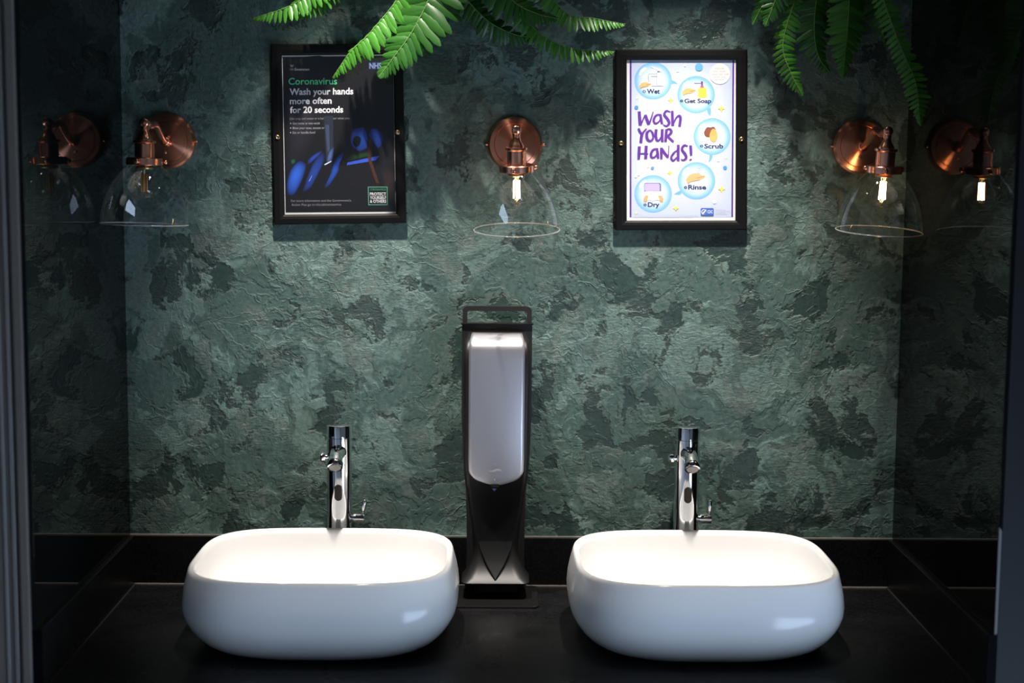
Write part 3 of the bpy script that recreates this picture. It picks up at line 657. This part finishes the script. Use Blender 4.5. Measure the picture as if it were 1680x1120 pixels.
num('4', 1124.8, 307.6); q.text('step_word', 'Rinse', 1129, 1158.5, 310.6, 7.2, NV, .03)
num('5', 1058.2, 336); q.text('step_word', 'Dry', 1062.8, 1082, 339.2, 7.2, NV, .03)
def hand(x, y, s, c=(238, 186, 120), ang=0.):
    P = [(0, 3), (4, -2), (10, -4.5), (16, -3.8), (20, -1.5), (22.5, -2), (22.5, .5), (17, 3.5), (10, 4.5), (6, 5.5), (2.5, 8)]
    pts = [(x+a*s, y+b*s) for a, b in P]
    q.blob('hand_drawing', pts, (x+10*s, y+.5*s), c, c, 3); q.stroke('hand_line', [(x+13*s, y+.9*s), (x+18*s, y+.2*s), (x+22*s, y-1.4*s)], .5, (90, 66, 66), 3)
    q.stroke('hand_line', [(x+2.5*s, y+8*s), (x+6*s, y+5.6*s), (x+12*s, y+4.4*s), (x+17*s, y+3.5*s)], .6, (110, 84, 80), 3)
hand(1048.5, 138.6, .86); hand(1119, 149, .98); hand(1125, 290.5, 1.38, (232, 184, 128))
# tap drawing in the first bubble
q.poly('tap_drawing', [(1078.3, 119), (1084.6, 119), (1084.8, 140), (1078, 140)], (246, 242, 248)); q.stroke('tap_drawing', [(1078, 123.2), (1067, 123.4), (1064.6, 126)], 4, (240, 238, 246), 3)
for a in ([(1078, 119), (1078, 140)], [(1084.8, 118), (1084.8, 140)], [(1078, 121.3), (1066, 121.5), (1063.6, 124.5), (1063.6, 127.5)], [(1078, 125.2), (1068, 125.3)], [(1069, 141.4), (1088.5, 141.4)], [(1063.6, 127), (1064.5, 134)], [(1068, 110.5), (1081, 114.5)]): q.stroke('tap_line', a, .55, (120, 118, 148), 3)
q.poly('tap_drawing', [(1067.5, 109.6), (1070, 109.2), (1085.5, 113.8), (1084.5, 116.4), (1081, 116.4)], (244, 240, 246)); q.poly('tap_drawing', [(1078.5, 116.8), (1081, 116.6), (1083.5, 118.6), (1078.3, 118.6)], (130, 112, 140))
# soap bottle
q.poly('soap_bottle', [(1145.5, 145), (1147, 144), (1157.5, 144), (1159.3, 145), (1159.3, 159), (1158, 160.3), (1146.2, 160.3), (1145, 159)], (250, 222, 84)); q.poly('soap_pump', [(1148.3, 143.8), (1150, 140.2), (1153.5, 140.2), (1155, 143.8)], (196, 96, 140)); q.poly('soap_pump', [(1149.8, 133.5), (1153.4, 133.5), (1153.2, 140.4), (1150.6, 140.4)], (130, 70, 130)); q.stroke('soap_pump', [(1139, 136.5), (1151, 136.5)], .8, (98, 92, 130))
# scrubbing hands with lather
q.blob('hand_drawing', [(1155, 217), (1158, 211), (1161, 208.5), (1166, 209), (1171, 208), (1174, 213), (1170, 222), (1163, 225), (1157, 223)], (1164, 216), (146, 88, 66), (132, 78, 58), 3)
q.blob('hand_drawing', [(1164, 221), (1167.5, 213), (1171, 211.5), (1175.5, 215), (1177, 222), (1175.5, 230), (1170.5, 233), (1165, 229)], (1170.5, 222), (240, 188, 112), (232, 178, 102), 3)
for x0, y0, x1, y1 in ((1168, 221, 1168.2, 214.5), (1170.7, 220.5, 1171, 213.5), (1173.2, 221, 1173.8, 215)): q.stroke('hand_line', [(x0, y0), (x1, y1)], .5, (190, 130, 80))
for x, y, r in ((1168.5, 202.5, 1.6), (1174.5, 199.5, .9), (1164.8, 206, .9), (1172.8, 206, .9)): q.disc('lather_bubble', x, y, r, (176, 186, 208), n=12); q.disc('lather_bubble', x, y, r*.6, (226, 232, 246), n=12)
# water drops over the rinsing hand
for x, y, r in ((1146.5, 274.5, 1.7), (1150, 277, 1.5), (1146.3, 282, 2.0)): q.disc('water_drop', x, y, r, (140, 150, 190), ry=r*1.25, n=14); q.disc('water_drop', x, y, r*.7, (226, 232, 246), ry=r*.95, n=14)
# towel dispenser
q.poly('towel_sheet', [(1059, 313), (1083, 313), (1084, 329), (1078, 328), (1071, 329), (1064, 328), (1060.5, 329.5)], (248, 244, 244)); q.poly('towel_box', [(1057, 302), (1058.5, 300), (1082.5, 300), (1084.6, 302), (1084.6, 313.6), (1057, 313.6)], (120, 112, 170)); q.poly('towel_box', [(1057.6, 302.5), (1059, 301), (1080.5, 301), (1082.3, 303), (1082.3, 313), (1057.6, 313)], (196, 182, 238))
q.stroke('towel_line', [(1060.5, 317.3), (1083, 317.3)], .5, (160, 150, 180))
q.blob('hand_drawing', [(1056, 326), (1058, 322), (1061, 320.5), (1064, 322), (1062.5, 325), (1061.5, 330), (1056.5, 331)], (1059.5, 326), (226, 180, 124), (214, 164, 108), 2); q.blob('hand_drawing', [(1088, 326), (1086, 322), (1083, 320.5), (1079.5, 322), (1081.5, 325), (1083, 330.5), (1087.5, 331)], (1084.5, 326), (226, 180, 124), (214, 164, 108), 2)
# stars, dots
for x, y, r in ((1100.4, 164.4, 5.2), (1183.5, 178, 6), (1099, 283.5, 5), (1184, 310, 6), (1109, 341.5, 5)): q.star(x, y, r, (250, 226, 100))
for x, y, r in ((1045.5, 161, 3), (1063, 273.5, 3), (1044, 349.5, 3), (1191.5, 259, 2.6)): q.star(x, y, r, (248, 228, 186))
for x, y, r in ((1124, 107, 2.2), (1112, 116, 2.2), (1178, 262, 3), (1047, 285, 3), (1043.5, 289, 2.4), (1172, 331, 3), (1154, 142, 0)):
    if r: q.disc('pale_dot', x, y, r, (250, 250, 252), n=12)
for x, y, r, c in ((1146.8, 110, 6.4, (110, 180, 238)), (1044.2, 176.2, 3.2, (84, 150, 212)), (1070.5, 275.6, 2.6, (96, 156, 206)), (1189.5, 275, 3.1, (80, 156, 218))): q.disc('blue_dot', x, y, r, c)
q.disc('speech_disc', 1181, 121, 17, (248, 236, 230))
for t, x0, x1, yy in (('Hands', 1173.5, 1188, 113.5), ('that look', 1170, 1190.5, 118.2), ('clean can still', 1166.5, 1195, 122.8), ('have icky', 1170, 1190.5, 127.4), ('germs!', 1173.5, 1188.5, 132)): q.text('speech_text', t, x0, x1, yy, 2.6, (150, 132, 160), 0)
# hand-lettered title (brush strokes)
def S(*pts, w=30): q.stroke('title_stroke', [(1025+a[0]/9.08, 170+a[1]/9.08, (a[2] if len(a) > 2 else w)/9.08) for a in pts], w/9.08, (98, 54, 150), 6)
S((215, 115, 44), (222, 220, 46), (232, 322, 46)); S((236, 322, 26), (270, 240, 20), (305, 165, 18)); S((305, 165, 44), (335, 250, 46), (360, 312, 46)); S((362, 312, 26), (400, 200, 22), (425, 118, 16))
S((545, 160, 16), (470, 172, 30), (432, 240, 38), (452, 292, 30), (505, 270, 22), (545, 190, 14)); S((528, 152, 36), (542, 230, 40), (555, 302, 38))
S((680, 122, 18), (620, 108, 30), (590, 162, 40), (640, 232, 44), (662, 290, 40), (620, 332, 26), (572, 312, 16)); S((708, 105, 40), (710, 210, 44), (715, 328, 44)); S((722, 305, 18), (770, 205, 24), (815, 180, 36), (830, 225, 44), (815, 342, 40))
S((203, 368, 34), (225, 415, 38), (252, 455, 34)); S((325, 370, 18), (275, 430, 30), (250, 490, 48), (240, 582, 44)); S((375, 390, 22), (330, 440, 44), (335, 520, 44), (375, 555, 30), (420, 520, 30), (415, 440, 34), (378, 388, 20))
S((470, 380, 44), (462, 460, 46), (475, 535, 38), (510, 545, 28), (548, 480, 18)); S((558, 378, 42), (556, 470, 46), (560, 568, 40)); S((622, 382, 40), (615, 470, 44), (608, 566, 40)); S((615, 388, 22), (670, 378, 30), (695, 415, 44), (670, 455, 36), (630, 482, 22)); S((632, 478, 30), (680, 525, 36), (728, 568, 30))
S((218, 635, 44), (212, 730, 46), (208, 826, 40)); S((320, 626, 46), (316, 720, 46), (312, 820, 46)); S((196, 745, 14), (270, 742, 18), (352, 746, 14))
S((500, 668, 18), (425, 685, 32), (390, 755, 40), (408, 802, 30), (460, 780, 22), (498, 700, 14)); S((478, 662, 36), (490, 740, 42), (500, 815, 36)); S((545, 655, 40), (545, 740, 42), (545, 826, 36)); S((548, 662, 34), (595, 735, 40), (645, 797, 34)); S((656, 622, 14), (652, 710, 14), (648, 800, 20))
S((785, 688, 16), (725, 740, 30), (692, 806, 36), (722, 845, 28), (775, 800, 18)); S((798, 610, 42), (796, 730, 44), (796, 852, 42)); S((940, 630, 16), (885, 620, 30), (852, 680, 38), (900, 750, 42), (915, 806, 36), (875, 838, 24), (835, 826, 14)); S((980, 620, 44), (985, 700, 42), (990, 770, 34)); S((958, 836, 10), (980, 832, 20), (1002, 824, 10))
# agency badge and small print
q.poly('agency_badge', [(1149.5+x, 341.2+12.2*yy) for x, yy in ((1.5, 0), (20, 0), (21.6, .12), (21.6, .9), (20, 1), (1.5, 1), (0, .88), (0, .12))], (66, 104, 190)); q.disc('badge_mark', 1154.8, 347.3, 4.3, (206, 216, 240)); q.disc('badge_mark', 1155.4, 347.7, 3.4, (66, 104, 190))
q.stroke('badge_mark', [(1152, 351, 2), (1155.5, 347.5, 2.4), (1159, 343.5, .6)], 2, (226, 232, 248), 4); q.text('badge_letters', 'CDC', 1160.5, 1169.3, 349.6, 4.6, (214, 222, 244), .03)
for y, x1 in ((344.3, 1190), (346.2, 1197), (348.2, 1189), (350.2, 1192)): q.stroke('small_print', [(1173.5, y), (x1, y)], .5, (150, 152, 180))
q.stroke('small_print', [(1047, 353.4), (1143, 352.6)], .45, (180, 182, 204)); q.stroke('small_print', [(1041, 355.3), (1136, 355)], .45, (180, 182, 204))

# ------------------------------------------------------------------ ferns on a high shelf
shf = tag(box('wall_shelf', XL+.30, XR-.02, -.12, -.0005, 2.075, 2.095, BLACKMET, bevel=.002), 'narrow black wall shelf carrying the potted ferns above the posters', 'shelf')
def leaf_mesh(name, mat, seed):
    rnd = random.Random(seed); v = []; f = []; N = 7
    bendd = rnd.uniform(.05, .18)
    for i in range(N):
        t = i/(N-1); w = .172*(1-.12*t)*(math.sin(math.pi*min(1, t*.70+.26))**.5) if i < N-1 else .03
        ser = 1+(.07 if i % 2 else -.07)
        zc = -bendd*t*t
        v += [(-w*ser, t, zc-.05*(1-t)), (0, t, zc+.02), (w*ser, t, zc-.05*(1-t))]
    for i in range(N-1):
        a = i*3; f += [(a, a+1, a+4, a+3), (a+1, a+2, a+5, a+4)]
    me = bpy.data.meshes.new(name); me.from_pydata(v, [], f); me.materials.append(mat)
    for p_ in me.polygons: p_.use_smooth = True
    return me
LM = [leaf_mesh('leaflet', LEAF, s) for s in range(4)]; LMD = [leaf_mesh('leaflet', LEAFD, s+10) for s in range(4)]
def frond(root, pts, wid, nrm, spacing=.0085, deep=False, start=.0, fold=.25, seed=0, tipw=.12, raw=False):
    rnd = random.Random(seed)
    P = catmull([at(x, y, d if raw else .022+.26*d) for x, y, d in pts], 14); wid *= 1.06
    L = [0]
    for i in range(1, len(P)): L.append(L[-1]+(P[i]-P[i-1]).length)
    tot = L[-1]
    ra = mk('frond', *tube(P, [.0019*(1-.75*l/tot) for l in L], 6), STEM, root, True)
    base = wloc(ra)
    def sample(s):
        for i in range(1, len(P)):
            if L[i] >= s: k = (s-L[i-1])/(L[i]-L[i-1]+1e-9); return P[i-1].lerp(P[i], k), (P[i]-P[i-1]).normalized()
        return P[-1], (P[-1]-P[-2]).normalized()
    s = start*tot+.004; N0 = Vector(nrm).normalized(); i = 0
    while s < tot-.001:
        p_, T_ = sample(s); u = (tot-s)/tot                      # 1 at the base, 0 at the tip
        dist_tip = tot-s
        ln = wid/2*min(1, (dist_tip/(wid*1.15))**.75+tipw*.2)*(1. if u < .9 else 1-(u-.9)*1.5)
        N_ = (N0-T_*N0.dot(T_)).normalized(); side = T_.cross(N_)
        for sg in (1, -1):
            ang = math.radians(18+26*(1-min(1, dist_tip/(wid*1.2)))+rnd.uniform(-7, 7))
            dirv = (side*sg*math.cos(ang)+T_*math.sin(ang)-N_*(fold+rnd.uniform(-.12, .12))).normalized()
            nn = (N_+side*sg*fold*.5+T_*rnd.uniform(-.25, .35)); nn = (nn-dirv*nn.dot(dirv)).normalized(); xx = dirv.cross(nn)
            l2 = ln*rnd.uniform(.9, 1.08); wd = max(l2*.85, spacing*1.9)*1.05
            o = bpy.data.objects.new('leaflet', (LMD if deep else LM)[rnd.randrange(4)]); COL.objects.link(o); o.parent = ra
            M = Matrix(((xx.x*wd, dirv.x*l2, nn.x*l2, 0), (xx.y*wd, dirv.y*l2, nn.y*l2, 0), (xx.z*wd, dirv.z*l2, nn.z*l2, 0), (0, 0, 0, 1)))
            M.translation = p_-base; o.matrix_basis = M
        s += spacing*(.45+.55*min(1, dist_tip/.06)); i += 1
def pot(root, x, hw):
    rows = [[Vector((x+a*k, -.062+b*k, zz)) for a, b in rrect(hw, .05, .02, 5)] for zz, k in ((2.0955, .86), (2.15, .95), (2.19, 1.), (2.192, .93), (2.178, .90))]
    sharp(mk('pot', *loft(rows), BLACKMET, root), 40)
C1 = at(735, 0, .1).x; C2 = at(1385, 0, .1).x
f1 = thing('fern', (C1, -.06, 2.0955), 'bright green potted fern drooping over the black framed poster', 'fern'); pot(f1, C1, .10)
f2 = thing('fern', (C2, -.06, 2.0955), 'shaded green potted fern drooping above the lamp by the dark mirror', 'fern'); pot(f2, C2, .10)
def crown(x, dx): return (x+dx, -250, .075)
FR = (0, -1, .35)
# left plant
frond(f1, [(690, -255, .075), (640, -190, .17), (560, -60, .23), (490, 2, .25), (414, 31, .26)], .058, (-.1, -.75, .8), start=.42, seed=1, fold=.45)
frond(f1, [(700, -255, .075), (660, -180, .14), (590, -60, .18), (530, 0, .19), (466, 30, .20)], .042, (.25, -.6, .9), start=.42, seed=2, fold=.45)
frond(f1, [(715, -255, .08), (705, -160, .17), (668, -30, .22), (612, 48, .225), (575, 85, .21), (545, 128, .20)], .070, (-.75, -.75, .45), start=.30, seed=3, fold=.5, spacing=.0075)
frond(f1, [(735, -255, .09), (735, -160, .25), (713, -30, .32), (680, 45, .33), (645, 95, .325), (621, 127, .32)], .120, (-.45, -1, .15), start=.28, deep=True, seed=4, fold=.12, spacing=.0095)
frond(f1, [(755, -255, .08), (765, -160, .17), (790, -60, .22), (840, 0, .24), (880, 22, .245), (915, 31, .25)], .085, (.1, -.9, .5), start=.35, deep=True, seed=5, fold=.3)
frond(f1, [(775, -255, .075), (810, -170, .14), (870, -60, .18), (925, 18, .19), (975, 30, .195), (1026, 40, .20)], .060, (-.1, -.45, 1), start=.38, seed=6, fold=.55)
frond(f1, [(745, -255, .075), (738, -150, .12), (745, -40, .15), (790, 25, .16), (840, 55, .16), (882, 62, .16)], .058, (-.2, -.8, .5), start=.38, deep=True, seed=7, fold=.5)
frond(f1, [(765, -255, .07), (780, -150, .11), (820, -30, .14), (875, 45, .15), (935, 78, .15), (1008, 85, .15)], .050, (-.2, -.55, .9), start=.42, seed=8, fold=.6)
# right plant
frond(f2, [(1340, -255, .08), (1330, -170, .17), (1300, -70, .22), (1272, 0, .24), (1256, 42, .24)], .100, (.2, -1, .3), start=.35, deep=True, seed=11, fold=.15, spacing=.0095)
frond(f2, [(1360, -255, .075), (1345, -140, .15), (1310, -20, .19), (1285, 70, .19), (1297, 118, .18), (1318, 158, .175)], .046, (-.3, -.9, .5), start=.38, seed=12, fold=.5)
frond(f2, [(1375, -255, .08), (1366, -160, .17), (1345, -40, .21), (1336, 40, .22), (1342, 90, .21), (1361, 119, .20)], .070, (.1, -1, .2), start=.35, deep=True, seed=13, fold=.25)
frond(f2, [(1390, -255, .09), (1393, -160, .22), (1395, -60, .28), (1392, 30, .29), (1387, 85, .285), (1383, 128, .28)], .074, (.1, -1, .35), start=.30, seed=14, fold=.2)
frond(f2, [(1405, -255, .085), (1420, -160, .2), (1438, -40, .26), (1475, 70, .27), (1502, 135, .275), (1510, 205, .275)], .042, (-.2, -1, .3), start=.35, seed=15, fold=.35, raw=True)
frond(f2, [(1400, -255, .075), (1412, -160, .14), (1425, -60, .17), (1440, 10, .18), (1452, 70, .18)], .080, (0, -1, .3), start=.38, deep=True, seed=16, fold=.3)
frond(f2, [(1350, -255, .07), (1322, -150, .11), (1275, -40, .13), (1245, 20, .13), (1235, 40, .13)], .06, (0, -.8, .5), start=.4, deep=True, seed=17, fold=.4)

# look-alikes carry a common group
GROUPS = {'wall_lamp': 'copper wall lamps', 'vessel_basin': 'white vessel basins', 'basin_tap': 'chrome sensor taps', 'mirror_panel': 'dark mirror panels', 'framed_poster': 'framed wall posters', 'ceiling_downlight': 'ceiling downlights', 'fern': 'potted ferns on the shelf'}
for o in bpy.data.objects:
    k = o.name.split('.')[0]
    if o.parent is None and k in GROUPS: o['group'] = GROUPS[k]
